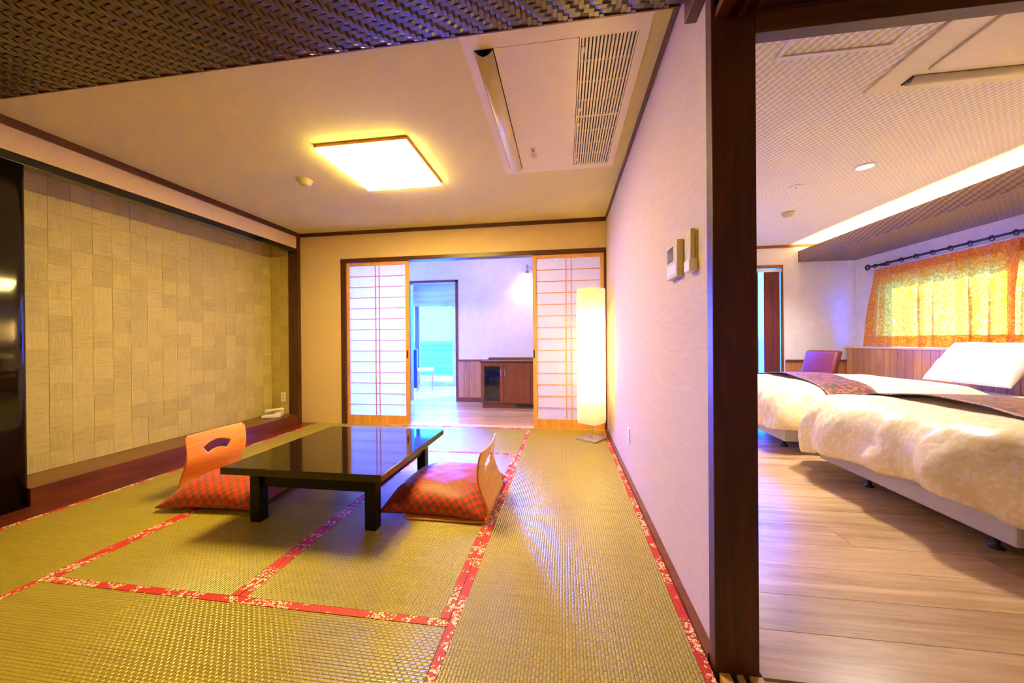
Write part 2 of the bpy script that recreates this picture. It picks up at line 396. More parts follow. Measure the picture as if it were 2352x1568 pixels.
# right wall (between tatami room and bedroom)
struct('wall_right', XR, .58, 1.252, YB+.1, -.05, 2.56, 'wallpaper')
struct('wall_bedroom_left', .58, .60, 1.25, 6.05, -.05, 2.56, 'whiteplaster')
struct('trim_2', .463, .592, 1.205, 1.252, -.05, 2.56, 'darkwood', bevel=.003)             # dark door post
struct('baseboard_right', .458, XR+.002, 1.253, YB-.005, -.04, .018, 'brown')
sboxes('trim_3', [(.4735, .49, 1.33, YB, 2.425, ZC)], 'darkwood_y')
sboxes('trim_4', [(-3.435, .4735, YB-.014, YB+.01, 2.425, ZC)], 'darkwood_x')
sboxes('trim_5', [(-3.445, -3.419, 1.30, YB-.014, 2.418, ZC)], 'darkwood_y')
sboxes('trim_6', [(.444, .487, -1.2, 1.395, 2.205, 2.39)], 'darkwood_y', .002)                # upper track end by the post
sboxes('trim_7', [(.474, .512, -1.2, 1.215, 2.052, 2.2), (.540, .556, -1.2, 1.215, 2.052, 2.2), (.584, .60, -1.2, 1.215, 2.052, 2.2), (.474, .6, -1.2, 1.215, 2.08, 2.25)], 'darkwood_y')
struct('wall_transom', .49, .585, -1.2, 1.21, 2.2, 2.56, 'whiteplaster')
# grooved sill towards the camera
sboxes('trim_8', [(.474, .60, -1.2, 1.205, -.05, -.012), (.474, .505, -1.2, 1.205, -.012, .0), (.526, .543, -1.2, 1.205, -.012, .0), (.562, .60, -1.2, 1.205, -.012, .0)], 'sillwood')
for k, x in enumerate((.5155, .5525)):
    o = box('groove', x-.0095, x+.0095, -1.2, 1.205, -.0118, -.0105, 'black'); o.name = 'trim_%d' % (9+k); o['kind'] = 'structure'
# bedroom lintel running to the right of the post
sboxes('trim_11', [(.59, 4.4, 1.20, 1.245, 1.990, 2.052), (.59, 4.4, 1.213, 1.245, 2.052, 2.075)], 'darkwood_x', .002)
sboxes('trim_12', [(.59, 4.4, 1.185, 1.255, 2.078, 2.105)], 'darkwood_x', .003)
struct('wall_bedroom_front', .592, 4.45, 1.215, 1.245, 2.105, 2.56, 'wallpaper')
# hall shell behind and beside the camera
struct('wall_front', -4.2, 4.45, -2.2, -2.1, -.05, 2.56, 'plaster')
struct('wall_hall_right', 4.33, 4.45, -2.1, 1.22, -.05, 2.56, 'plaster')
struct('floor', .60, 4.33, -2.1, 1.20, -.05, -.005, 'floorplank')
struct('floor', -3.45, .474, -2.1, .285, -.05, -.003, 'floorplank')
# left side: alcove
struct('wall_left', -4.1, -3.447, -2.1, 1.60, -.05, 2.56, 'plaster')
struct('wall_left_upper', -3.55, -3.437, 1.60, YB, 2.262, 2.56, 'plaster')
sboxes('trim_13', [(-3.52, -3.434, 1.60, YB-.06, 2.206, 2.266)], 'lacquer', .004)               # black alcove lintel
V = []; nn_ = 64                                                                                # black lacquered alcove post, softly squared round section
for z in (-.05, 2.43):
    for k in range(nn_):
        a = 2*PI*k/nn_; c, s_ = math.cos(a), math.sin(a); m = .120*(abs(c)**6+abs(s_)**6)**(-1/6); V.append((-3.560+m*c, 1.726+m*s_, z))
o = obj('trim_14', pd('trim_14', V, [(k, (k+1) % nn_, nn_+(k+1) % nn_, nn_+k) for k in range(nn_)]+[tuple(range(nn_))[::-1], tuple(range(nn_, 2*nn_))]), 'lacquer', None, True); o['kind'] = 'structure'
struct('trim_15', -3.556, -3.428, 4.19, YB+.02, -.05, 2.44, 'darkwood')                          # alcove corner post
struct('floor', -3.447, -3.207, .2, YB, -.05, -.001, 'redboard')
struct('trim_16', -3.475, -3.437, 1.838, 4.195, -.05, .115, 'redboard', bevel=.002)              # alcove riser
struct('floor', -3.95, -3.475, 1.60, 4.22, -.05, .112, 'tokofloor')
wa = struct('wall_alcove', -3.95, -3.828, 1.60, 4.25, .112, 2.56, 'washi')
ws = struct('wall_alcove_side', -3.95, -3.5, 4.208, 4.25, .112, 2.56, 'washi')
struct('ceiling', -3.95, -3.5, 1.60, 4.21, 2.40, 2.56, 'plaster')
sq = .1285
pm = boxes_mesh('paper_panel', [(-.0028, .0028, -sq/2+.0008, sq/2-.0008, 0, sq-.0016)])
pm2 = boxes_mesh('paper_panel', [(-sq/2+.0008, sq/2-.0008, -.0028, .0028, 0, sq-.0016)])
for c in range(18):
    for r in range(17):
        o = obj('paper_panel', pm, 'washi', wa); y = 4.203-sq*(c+.5); z = .114+sq*r
        if z > 2.38: continue
        o.location = (-3.8285+random.uniform(0, .0022)-wa.location.x, y-wa.location.y, z-wa.location.z)
for c in range(2):
    for r in range(17):
        o = obj('paper_panel', pm2, 'washi', ws); x = -3.822+sq*(c+.5)
        o.location = (x-ws.location.x, 4.2075-random.uniform(0, .0022)-ws.location.y, .114+sq*r-ws.location.z)
# back wall of the tatami room
struct('wall_back', -5.1, -2.845, YB, YB+.10, -.05, 2.56, 'plaster')
struct('wall_back_upper', -2.845, XR, YB, YB+.10, 2.112, 2.56, 'plaster')
sboxes('trim_17', [(-2.85, XR, YB-.012, YB+.115, 2.068, 2.118)], 'darkwood_x', .002)
sboxes('trim_18', [(-2.848, -2.785, YB-.012, YB+.115, -.05, 2.068)], 'darkwood', .002)
sboxes('trim_19', [(.460, XR, YB-.012, YB+.115, -.05, 2.068)], 'darkwood', .002)
sboxes('trim_20', [(-2.785, .46, YB+.001, YB+.115, -.05, .003)], 'sillwood_x')
# middle room behind the shoji
struct('wall_middle_left', -5.2, -5.1, YB, 6.12, -.05, 2.56, 'whiteplaster')
struct('wall_middle_back', -1.832, .60, 6.02, 6.12, -.05, 2.56, 'whiteplaster')
sboxes('wall_middle_back_upper', [(-2.80, -1.832, 6.02, 6.12, 2.112, 2.56), (-2.80, -2.70, 6.02, 6.12, -.05, 2.112), (-5.1, -2.80, 6.02, 6.12, 2.35, 2.56)], 'whiteplaster')
struct('wall_sunroom_left', -3.75, -3.65, 6.12, 8.3, -.05, 2.56, 'whiteplaster')
w4 = empty('window_4', (-4.4, 6.04, 0), kind='structure'); tag(w4, 'unseen wide window added behind the left shoji for more daylight')  # unseen window added to send more daylight onto the left shoji
for x in (-5.05, -4.4, -3.70):
    o = box('stile', x-.04, x+.04, 6.03, 6.09, 0, 2.35, 'alu', None, .003); o.parent = w4; o.location = Vector(o.location)-w4.location
for xa, xb in ((-5.01, -4.44), (-4.36, -3.74)):
    o = box('pane', xa, xb, 6.057, 6.063, 0, 2.35, 'glass'); o.parent = w4; o.location = Vector(o.location)-w4.location
struct('wall_sunroom_right', .50, .60, 6.12, 8.3, -.05, 2.56, 'whiteplaster')
struct('ceiling', -5.1, .50, YB+.1, 6.1, 2.50, 2.56, 'whiteplaster'); struct('ceiling', -3.7, .50, 6.1, 8.2, 2.50, 2.56, 'whiteplaster')
sboxes('trim_21', [(-1.874, -1.826, 6.005, 6.13, -.05, 2.112), (-2.74, -1.826, 6.005, 6.13, 2.075, 2.118), (-2.745, -2.695, 6.005, 6.13, -.05, 2.118)], 'brown', .002)
wm = struct('wall_wainscot', -1.826, .50, 6.008, 6.03, .07, .70, 'panel')
for k in range(23):
    x = -1.826+.1*k; b_ = box('slat', x+.002, x+.098, 5.998, 6.012, .07, .70, 'panel', None, .002)
    b_.parent = wm; b_.location = Vector(b_.location)-wm.location
struct('trim_22', -1.826, .50, 5.985, 6.03, .70, .728, 'brown', bevel=.003)
struct('baseboard_middle', -1.826, .50, 5.99, 6.03, -.01, .075, 'brown')
struct('floor', -5.1, -3.65, YB+.115, 6.10, -.05, -.001, 'floorplank2'); fm = struct('floor', -3.65, .50, YB+.115, 8.14, -.05, -.012, 'floorplank2')
def planks(parent, x0, x1, y0, y1, w, mat, zt=0.0, zb=-.012, seedoff=0, lmin=1.0, lmax=1.9):
    rnd = random.Random(11+seedoff); y = y0
    while y < y1-.01:
        ye = min(y+w, y1); x = x0-rnd.uniform(0, 1.1)
        while x < x1:
            L = rnd.uniform(lmin, lmax); xa, xb = max(x, x0), min(x+L, x1)
            if xb-xa > .03:
                o = box('plank', xa+.0011, xb-.0011, y+.0011, ye-.0011, zb, zt-rnd.uniform(0, .0006), mat, None)
                o.parent = parent; o.location = Vector(o.location)-parent.location
            x += L
        y = ye
planks(fm, -3.65, .50, YB+.115, 8.10, .15, 'floorplank2', seedoff=3)
# sunroom window wall
Yw = 8.12
wn = empty('window_1', (-2.2, Yw, 0), kind='structure'); tag(wn, 'tall aluminium sliding window with a sea view beyond the far room', None)
def wpart(name, x0, x1, y0, y1, z0, z1, mat, bevel=0): 
    o = box(name, x0, x1, y0, y1, z0, z1, mat, None, bevel); o.parent = wn; o.location = Vector(o.location)-wn.location; return o
wpart('head', -3.65, .5, Yw, Yw+.12, 2.38, 2.56, 'whiteplaster'); wpart('sill', -3.65, .5, Yw-.03, Yw+.12, -.05, .03, 'alu', .003)
xs = [-3.48, -2.555, -1.65, -.75, .15, .46]
for i, x in enumerate(xs):
    wpart('stile', x-.052, x+.052, Yw-.01, Yw+.06, .03, 2.38, 'aludark' if i in (0,) else 'alu', .003)
for i in range(len(xs)-1):
    wpart('bottom_rail', xs[i]+.052, xs[i+1]-.052, Yw, Yw+.05, .03, .10, 'alu'); wpart('pane', xs[i]+.052, xs[i+1]-.052, Yw+.024, Yw+.030, .10, 2.38, 'glass')
bp = struct('floor', -6, 1, 8.3, 9.6, -.35, -.15, 'parapet')
rl = empty('balcony_railing', (-2.5, 9.3, -.15), label='slim horizontal balcony rails above a low white parapet in front of the sea', cat='railing')
def rp(name, *a):
    o = box(name, *a); o.parent = rl; o.location = Vector(o.location)-Vector(rl.location); return o
rp('parapet', -6, 1, 9.28, 9.42, -.15, .10, 'parapet')
for z in (.93, .80, .56, .45, .31, .19):
    tubeobj('rail', [(-3.5, 0, z+.15), (3.5, 0, z+.15)], .009 if z < .9 else .018, 'aludark', rl, 6)
for x in (-3.4, -1.7, .2, 1.9, 3.4): tubeobj('post', [(x, 0.02, .2), (x, 0.02, 1.08)], .014, 'aludark', rl, 6)
seam = pd('sea', [(-30000, 30, -28), (30000, 30, -28), (30000, 40000, -28), (-30000, 40000, -28)], [(0, 1, 2, 3)])
tag(obj('sea', seam, 'sea'), 'calm blue sea reaching to the horizon outside the window', 'sea', kind='stuff')
struct('ceiling', 5.0, 5.6, -2.2, 6.2, 2.52, 2.62, 'darkwood_y'); struct('ceiling', 4.45, 5.0, 1.0, 6.2, 2.52, 2.58, 'darkwood_y')  # unseen eave added to keep high sky light off the bedroom curtain
gm = pd('ground', [(-300, -300, -4), (300, -300, -4), (300, 29, -4), (-300, 29, -4)], [(0, 1, 2, 3)])  # unseen ground plane added to block sky light from below
tag(obj('sky_block_ground', gm, 'ground'), 'unseen dry ground added to block sky light from below', 'ground', kind='stuff')
# bedroom shell
XW, YF = 4.29, 6.0
struct('wall_bedroom_far', 3.30, XW+.1, YF, YF+.1, -.05, 2.56, 'whiteplaster')
sboxes('wall_bedroom_far_upper', [(.60, 3.30, YF, YF+.1, 2.172, 2.56)], 'whiteplaster')
sboxes('wall_window', [(XW, XW+.12, 1.2, YF+.1, -.05, .93), (XW, XW+.12, 1.2, 2.3, .93, 2.56), (XW, XW+.12, 5.42, YF+.1, .93, 2.56), (XW, XW+.12, 2.3, 5.42, 1.82, 2.56)], 'whiteplaster')
struct('ceiling', .58, XW+.1, 1.245, YF+.1, ZC, 2.56, 'bedceil')
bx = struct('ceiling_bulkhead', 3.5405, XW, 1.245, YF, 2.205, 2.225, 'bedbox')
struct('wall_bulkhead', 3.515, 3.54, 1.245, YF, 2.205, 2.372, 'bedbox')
sboxes('trim_23', [(.6, 3.9, YF-.018, YF+.002, 2.43, ZC)], 'brown')
fb = struct('floor', .60, XW, 1.205, YF, -.05, -.012, 'floorplank')
planks(fb, .60, XW, 1.205, YF, .2035, 'floorplank', seedoff=8, lmin=1.2, lmax=2.4)
struct('trim_24', 3.33, XW, YF-.03, YF+.002, .70, .728, 'brown', bevel=.003)
wf = struct('wall_bedroom_dado', 3.33, XW, YF-.012, YF+.002, 0, .70, 'panel')
# far bedroom window with blind
w2 = empty('window_2', (1.95, YF, 0), kind='structure'); tag(w2, 'brown framed bedroom window behind a maroon vertical blind')
def w2p(name, *a, **k):
    o = box(name, *a, **k); o.parent = w2; o.location = Vector(o.location)-w2.location; return o
w2p('frame', 3.262, 3.30, YF-.02, YF+.1, -.01, 2.172, 'brown', bevel=.003); w2p('frame', .60, .66, YF-.02, YF+.1, -.01, 2.172, 'brown'); w2p('frame', .66, 3.262, YF-.02, YF+.1, 2.125, 2.172, 'brown', bevel=.003)
for x in (1.3, 2.0, 2.7): w2p('stile', x-.03, x+.03, YF+.03, YF+.07, 0, 2.125, 'alu')
for xa, xb in ((.66, 1.27), (1.33, 1.97), (2.03, 2.67), (2.73, 3.262)): w2p('pane', xa, xb, YF+.048, YF+.054, 0, 2.125, 'glass')
# bedroom main window
w3 = empty('window_3', (XW, 3.9, .93), kind='structure'); tag(w3, 'wide bedroom window hidden behind the orange curtain')
def w3p(name, *a, **k):
    o = box(name, *a, **k); o.parent = w3; o.location = Vector(o.location)-w3.location; return o
for y in (2.3, 3.82, 5.38): w3p('stile', XW+.03, XW+.09, y, y+.05, .93, 1.82, 'alu')
w3p('rail', XW+.03, XW+.09, 2.35, 5.38, .93, .97, 'alu'); w3p('rail', XW+.03, XW+.09, 2.35, 5.38, 1.78, 1.82, 'alu')
for ya, yb in ((2.35, 3.82), (3.87, 5.38)): w3p('pane', XW+.055, XW+.061, ya, yb, .97, 1.78, 'glass')

# ================================================================== TATAMI MATS
S0, S1, S2, S3, S4 = -3.205, -2.305, -1.345, -.437, .456
BW = .034
def mat(x0, x1, y0, y1, along, label, borders=(1, 1)):
    cx, cy = (x0+x1)/2, (y0+y1)/2; g = .0012
    r = empty('tatami_mat', (cx, cy, -.04), label=label, cat='tatami mat', group='tatami mats of the floor')
    X0, X1, Y0, Y1 = x0-cx+g, x1-cx-g, y0-cy+g, y1-cy-g
    lo = [X0, Y0]; 
    if along == 'Y':
        a0 = X0+(BW+.0014 if borders[0] else 0); a1 = X1-(BW+.0014 if borders[1] else 0)
        box('woven_surface', a0, a1, Y0, Y1, 0, .04, 'tatami_y', r)
        if borders[0]: box('border', X0, X0+BW, Y0, Y1, 0, .0408, 'heri', r)
        if borders[1]: box('border', X1-BW, X1, Y0, Y1, 0, .0408, 'heri', r)
    else:
        a0 = Y0+(BW+.003 if borders[0] else 0); a1 = Y1-(BW+.003 if borders[1] else 0)
        box('woven_surface', X0, X1, a0, a1, 0, .04, 'tatami_x', r)
        if borders[0]: box('border', X0, X1, Y0, Y0+BW, 0, .0408, 'heri', r)
        if borders[1]: box('border', X0, X1, Y1-BW, Y1, 0, .0408, 'heri', r)
    return r
mat(S3, S4, .285, 2.267, 'Y', 'tatami mat with red floral edging beside the dark door post')
mat(S3, S4, 2.267, 4.245, 'Y', 'tatami mat with red floral edging under the paper floor lamp')
mat(S2, S3, 1.297, 3.25, 'Y', 'tatami mat with red floral edging between the low table and the right floor chair')
mat(S1, S2, 1.297, 3.25, 'Y', 'tatami mat with red floral edging under the left legs of the low table')
mat(S1, S3, 3.25, 4.245, 'X', 'tatami mat with red edging laid crosswise before the shoji opening')
mat(S1, S3, .285, 1.297, 'X', 'tatami mat with red floral edging laid crosswise on the camera side of the low table')
mat(S0, S1, 2.235, 4.245, 'Y', 'tatami mat with thin red edging along the alcove, under the left floor chair')
mat(S0, S1, .285, 2.235, 'Y', 'tatami mat with red floral edging beside the black alcove post')

# ================================================================== SHOJI DOORS
def shoji(name, x0, x1, y, pull_side, label, m1, m2):
    z0, z1 = .004, 2.066; d = .032; st0 = .040; st1 = .048
    r = empty(name, ((x0+x1)/2, y, z0), kind='structure'); r['label'] = label
    cx = (x0+x1)/2; H = z1-z0
    lw, rw = (st0, st1) if pull_side > 0 else (st1-.006, st0)
    box('stile', x0-cx, x0-cx+lw, 0, d, 0, H, 'hinoki', r, .002); box('stile', x1-cx-rw, x1-cx, 0, d, 0, H, 'hinoki', r, .002)
    xa, xb = x0-cx+lw, x1-cx-rw
    box('rail', xa, xb, .001, d-.001, 0, .108, 'hinoki', r, .002); box('rail', xa, xb, .001, d-.001, H-.042, H, 'hinoki', r, .002)
    za, zb = .108, H-.042; n = 14; ph = (zb-za)/n
    for k in range(1, n): box('lattice_bar', xa, xb, .006, .016, za+k*ph-.0045, za+k*ph+.0045, 'hinoki', r)
    for x in (m1-cx, m2-cx): box('lattice_bar', x-.0055, x+.0055, .004, .017, za, zb, 'hinoki', r)
    cols = [xa, m1-cx, m2-cx, xb]
    for i in range(3):
        for k in range(n):
            me = pd('paper_pane', [(cols[i], .0175, za+k*ph), (cols[i+1], .0175, za+k*ph), (cols[i+1], .0175, za+(k+1)*ph), (cols[i], .0175, za+(k+1)*ph)], [(0, 1, 2, 3)])
            obj('paper_pane', me, 'shoji', r)
    px = (x1-cx-rw/2) if pull_side > 0 else (x0-cx+lw/2-.008)
    box('finger_pull', px-.010, px+.010, -.001, .004, .835, .935, 'black', r, .002)
    return r
shoji('door_1', -2.783, -1.933, YB+.012, 1, 'left paper shoji door glowing bluish white', -2.385, -2.335)
shoji('door_2', -.372, .459, YB+.012, -1, 'right paper shoji door beside the floor lamp', .022, .083)

# ================================================================== LOW TABLE
t = empty('low_table', (-1.436, 2.234, .0012), label='low black lacquered table with glossy top on the tatami', cat='table')
box('table_top', -.484, .484, -.489, .489, .310, .350, 'tabletop', t, .004)
for sx in (-1, 1):
    for sy in (-1, 1): box('leg', sx*.361-.0315, sx*.361+.0315, sy*.358-.0315, sy*.358+.0315, 0, .310, 'tablewood', t, .002)
for s in (-1, 1):
    box('apron', -.329, .329, s*.358-.012, s*.358+.012, .205, .310, 'tablewood', t); box('apron', s*.361-.012, s*.361+.012, -.326, .326, .205, .310, 'tablewood', t)

# ================================================================== FLOOR CHAIRS
def zaisu(loc, rz, label):
    prof = [(.52, .010), (.40, .008), (.25, .008), (.12, .009), (.06, .011), (.03, .016), (.010, .028), (0, .048), (.004, .075), (.014, .105), (.027, .138), (.041, .175), (.051, .215), (.056, .255), (.054, .295), (.047, .335), (.039, .365), (.027, .409)]
    # smooth resample
    P = np.array(prof); seg = np.r_[0, np.cumsum(np.hypot(*np.diff(P, axis=0).T))]
    L = seg[-1]; ns = 130; nt = 76; Wd = .46
    s = np.linspace(0, L, ns); px = np.interp(s, seg, P[:, 0]); pz = np.interp(s, seg, P[:, 1])
    k = np.array([1, 2, 3, 2, 1])/9
    for _ in range(3):
        px[2:-2] = np.convolve(px, k, 'valid'); pz[2:-2] = np.convolve(pz, k, 'valid')
    ys = np.linspace(-Wd/2, Wd/2, nt)
    # fan-shaped hand hole in (s, y): ring sector whose centre lies below
    sc, R0, R1, A = L-.265, .125, .185, .62
    def inside(sv, yv):
        r = math.hypot(sv-sc, yv); a = math.atan2(yv, sv-sc); return R0 < r < R1 and abs(a) < A
    V = []; idx = {}
    S2d = np.zeros((ns, nt)); Y2d = np.zeros((ns, nt))
    for i in range(ns):
        for j in range(nt):
            sv, yv = s[i], ys[j]
            # rounded top corners
            ss = sv
            if sv > L-.05 and abs(yv) > Wd/2-.05:
                pass
            S2d[i, j] = ss; Y2d[i, j] = yv
    keep = np.ones((ns-1, nt-1), bool)
    for i in range(ns-1):
        for j in range(nt-1):
            cs, cy = (s[i]+s[i+1])/2, (ys[j]+ys[j+1])/2
            if inside(cs, cy): keep[i, j] = False
            # rounded outer corners of the back top and the seat front
            for se, sg in ((L, 1), (0, -1)):
                ds = .035-(se-cs)*sg; dy = abs(cy)-(Wd/2-.035)
                if ds > 0 and dy > 0 and math.hypot(ds, dy) > .035: keep[i, j] = False
    # snap rim vertices to the fan outline
    for i in range(1, ns-1):
        for j in range(1, nt-1):
            q = keep[i-1:i+1, j-1:j+1]
            if q.any() and not q.all() and s[i] > .5 and s[i] < L-.04 and abs(ys[j]) < .17:
                sv, yv = s[i], ys[j]; r = math.hypot(sv-sc, yv); a = math.atan2(yv, sv-sc)
                d = [(abs(r-R0), 'i'), (abs(r-R1), 'o'), (abs(abs(a)-A)*r, 'a')]; m = min(d)[1]
                if m == 'i': r = R0
                elif m == 'o': r = R1
                else: a = math.copysign(A, a)
                S2d[i, j] = sc+r*math.cos(a); Y2d[i, j] = r*math.sin(a)
    bx_ = np.interp(S2d, s, px); bz_ = np.interp(S2d, s, pz)
    bend = np.clip((S2d-.62)/.3, 0, 1)*(np.abs(Y2d)/.23)**2*.022
    V = np.stack([bx_+bend, Y2d, bz_], -1).reshape(-1, 3)
    Fc = [(i*nt+j, i*nt+j+1, (i+1)*nt+j+1, (i+1)*nt+j) for i in range(ns-1) for j in range(nt-1) if keep[i, j]]
    used = sorted({v for f in Fc for v in f}); mp = {v: n for n, v in enumerate(used)}
    me = pd('shell', V[used], [tuple(mp[v] for v in f) for f in Fc])
    r = empty('floor_chair', loc, rz, label, 'floor chair', 'legless bentwood chairs at the low table')
    o = obj('bentwood_shell', me, 'ply', r, smooth=True)
    md = o.modifiers.new('thickness', 'SOLIDIFY'); md.thickness = .010; md.offset = 0
    return r
zaisu((-.433, 2.22, 0), PI, 'curved bentwood floor chair seen from behind, its back towards the lamp wall')
zaisu((-2.632, 2.325, 0), 0, 'curved bentwood floor chair facing the room, with a fan-shaped hand hole, by the alcove')
def pillow_mesh(name, L, Wd, T, n=36, pinch=.06, seed=0, wr=.006):
    V = []; Fc = []
    u = np.linspace(-1, 1, n+1)
    for sgn in (1, -1):
        for i in range(n+1):
            for j in range(n+1):
                a, b = u[i], u[j]
                pa = 1-pinch*(1-b*b)*0.9 if True else 1
                x = a*L/2*(1-pinch*(1-abs(b)**2)*abs(a)**2) ; y = b*Wd/2*(1-pinch*(1-abs(a)**2)*abs(b)**2)
                e = max(0, (1-abs(a)**2.6))*max(0, (1-abs(b)**2.6)); z = T/2*e**.52
                nz = noise.noise(Vector((x*7+seed, y*7, sgn*3.1)))*wr*2*min(1, e*6)+noise.noise(Vector((x*19, y*19+seed, sgn)))*wr*min(1, e*6)
                V.append((x, y, sgn*(z+nz*(.6 if sgn > 0 else .2))))
    m = (n+1)**2
    for i in range(n):
        for j in range(n):
            a = i*(n+1)+j; f = (a, a+n+1, a+n+2, a+1); Fc.append(f); Fc.append(tuple(m+v for v in f)[::-1])
    me = pd(name, V, Fc)
    P = np.array(V).reshape(2, n+1, n+1, 3); uvw = np.zeros((2, n+1, n+1, 2))
    for q in (0, 1):
        for ax in (0, 1):
            d = np.linalg.norm(np.diff(P[q], axis=ax), axis=-1); c = np.cumsum(d, axis=ax)
            c = np.concatenate([np.zeros_like(np.take(c, [0], ax)), c], ax); c = c-np.take(c, [n//2], ax); uvw[q, :, :, ax] = c
    uvw = uvw.reshape(-1, 2); uv = me.uv_layers.new(name='cloth')
    for lp_ in me.loops: uv.data[lp_.index].uv = uvw[lp_.vertex_index]
    bm = bmesh.new(); bm.from_mesh(me); bmesh.ops.remove_doubles(bm, verts=bm.verts, dist=1e-4); bm.to_mesh(me); bm.free(); return me
def cushion(loc, rz, label, seed):
    me = pillow_mesh('floor_cushion', .66, .68, .25, seed=seed, wr=.008)
    # rest flat: flatten the underside, let the corners sag
    for v in me.vertices:
        z = v.co.z; v.co.z = (z*.95+.045) if z > 0 else max(z*.9+.045, .0)
        k = max(0, abs(v.co.x)/.32+abs(v.co.y)/.33-1.35)/.65; v.co.z = max(.0, v.co.z-.035*min(1, k))
    o = obj('floor_cushion', me, 'checker', None, True, loc); o.rotation_euler = (0, 0, rz)
    return tag(o, label, 'cushion', 'red checkered cushions on the floor chairs')
cushion((-.775, 2.325, .0185), -.03, 'red and brown checkered cushion on the chair that shows its back', 1)
cushion((-2.225, 2.23, .0185), .08, 'red and brown checkered cushion on the chair with the fan-shaped hole', 5)

# ================================================================== FLOOR LAMP
LX, LY = .2795, 3.862; la = math.radians(-81.6)
lp = empty('floor_lamp', (LX, LY, 0), la+PI/4, 'tall paper column floor lamp on a square steel base', 'lamp')
box('base', -.122, .122, -.122, .122, 0, .022, 'steel', lp, .003)
tubeobj('pole', [(0, 0, .02), (0, 0, 1.5)], .007, 'steel', lp, 10)
V = []; Fc = []; nz_, na = 90, 48; hs = .118
for i in range(nz_+1):
    z = .178+1.412*i/nz_
    for k in range(na):
        a = 2*PI*k/na; c, s_ = math.cos(a), math.sin(a); m = (abs(c)**7+abs(s_)**7)**(-1/7)
        w = noise.noise(Vector((c*1.2, s_*1.2, z*16)))*.0035+noise.noise(Vector((c*4, s_*4, z*40)))*.0016
        e = 1-.02*math.exp(-((z-.178)/.03)**2)
        V.append(((hs*m*e+w)*c, (hs*m*e+w)*s_, z))
for i in range(nz_):
    for k in range(na):
        a, b = i*na+k, i*na+(k+1) % na; Fc.append((a, b, b+na, a+na))
obj('shade', pd('shade', V, Fc), 'lampshade', lp, True)
lathe('bulb', [(.006, .46), (.022, .48), (.022, 1.30), (.006, 1.32)], 'tubeglow', lp, 14)

# ================================================================== CEILING LAMP & SMOKE DETECTOR
cl = empty('ceiling_light', (-1.422, 2.703, ZC), label='square flat ceiling lamp glowing warm white over the table', cat='ceiling light')
box('frame', -.352, .352, -.362, .362, -.022, -.0005, 'hinoki', cl); box('diffuser', -.345, .345, -.355, .355, -.038, -.022, 'lampglow', cl, .003)
sd = lathe('smoke_detector', [(.062, 0), (.062, -.014), (.05, -.02), (.046, -.042), (.03, -.05), (.005, -.051)], 'cream', None, 24, (-2.235, 2.84, ZC))
tag(sd, 'round cream smoke detector beside the square ceiling lamp', 'smoke detector')

# ================================================================== CEILING AIR CONDITIONER
ac = empty('ceiling_air_conditioner', (-.04, 2.31, ZC), label='flush ceiling air conditioner with long curved vane and slatted intake grille', cat='air conditioner')
def acp(name, x0, x1, y0, y1, z0, z1, mat, bevel=0): return box(name, x0+.04, x1+.04, y0-2.31, y1-2.31, z0, z1, mat, ac, bevel)
acp('frame', -.475, .395, 1.60, 1.692, -.014, 0, 'acwhite'); acp('frame', -.475, .395, 2.915, 2.99, -.014, 0, 'acwhite')
acp('frame', -.475, -.425, 1.692, 2.915, -.014, 0, 'acwhite', ); acp('frame', .348, .395, 1.692, 2.915, -.014, 0, 'acwhite')
acp('front_panel', -.328, .078, 1.694, 2.913, -.0145, 0, 'acwhite', .001)
acp('outlet_void', -.425, -.330, 1.692, 2.915, -.004, 0, 'dark'); acp('grille_void', .080, .346, 1.694, 2.913, -.003, 0, 'dark')
V = []; Fc = []
for i in range(17):
    a = i/16; x = -.420+.086*a; z = -.016-.030*math.sin(PI*min(1, a*1.0))**.8
    for y in (1.700, 2.905): V.append((x+.04, y-2.31, z))
for i in range(16): Fc.append((2*i, 2*i+1, 2*i+3, 2*i+2))
v_ = obj('vane', pd('vane', V, Fc), 'acwhite', ac, True); md = v_.modifiers.new('t', 'SOLIDIFY'); md.thickness = .006; md.offset = 0
for y0, y1 in ((1.70, 2.292), (2.306, 2.905)):
    for x in (.082, .338): acp('grille_rail', x, x+.007, y0, y1, -.013, -.003, 'acwhite')
    for k in range(14):
        x = .0985+k*.0174; acp('slat', x-.0050, x+.0050, y0, y1, -.012, -.003, 'acwhite')
    for k in range(1, 4):
        y = y0+(y1-y0)*k/4; acp('cross_rib', .089, .338, y-.0016, y+.0016, -.0128, -.0035, 'acwhite')
    acp('grille_rail', .082, .345, y0-.006, y0, -.013, -.003, 'acwhite'); acp('grille_rail', .082, .345, y1, y1+.006, -.013, -.003, 'acwhite')
    for y in (y0+.07, y1-.07): acp('clip', .092, .108, y-.018, y+.018, -.0155, -.012, 'acwhite', .001)
st = acp('rating_sticker', -.245, -.195, 2.60, 2.76, -.0149, -.0144, 'cream')
for (y, w) in ((2.63, .02), (2.645, .014), (2.66, .02), (2.70, .008), (2.72, .012)):
    m_ = box('print_mark', -w/2, w/2, y-2.68-.005, y-2.68+.005, -.0006, 0, 'lcd'); m_.parent = st

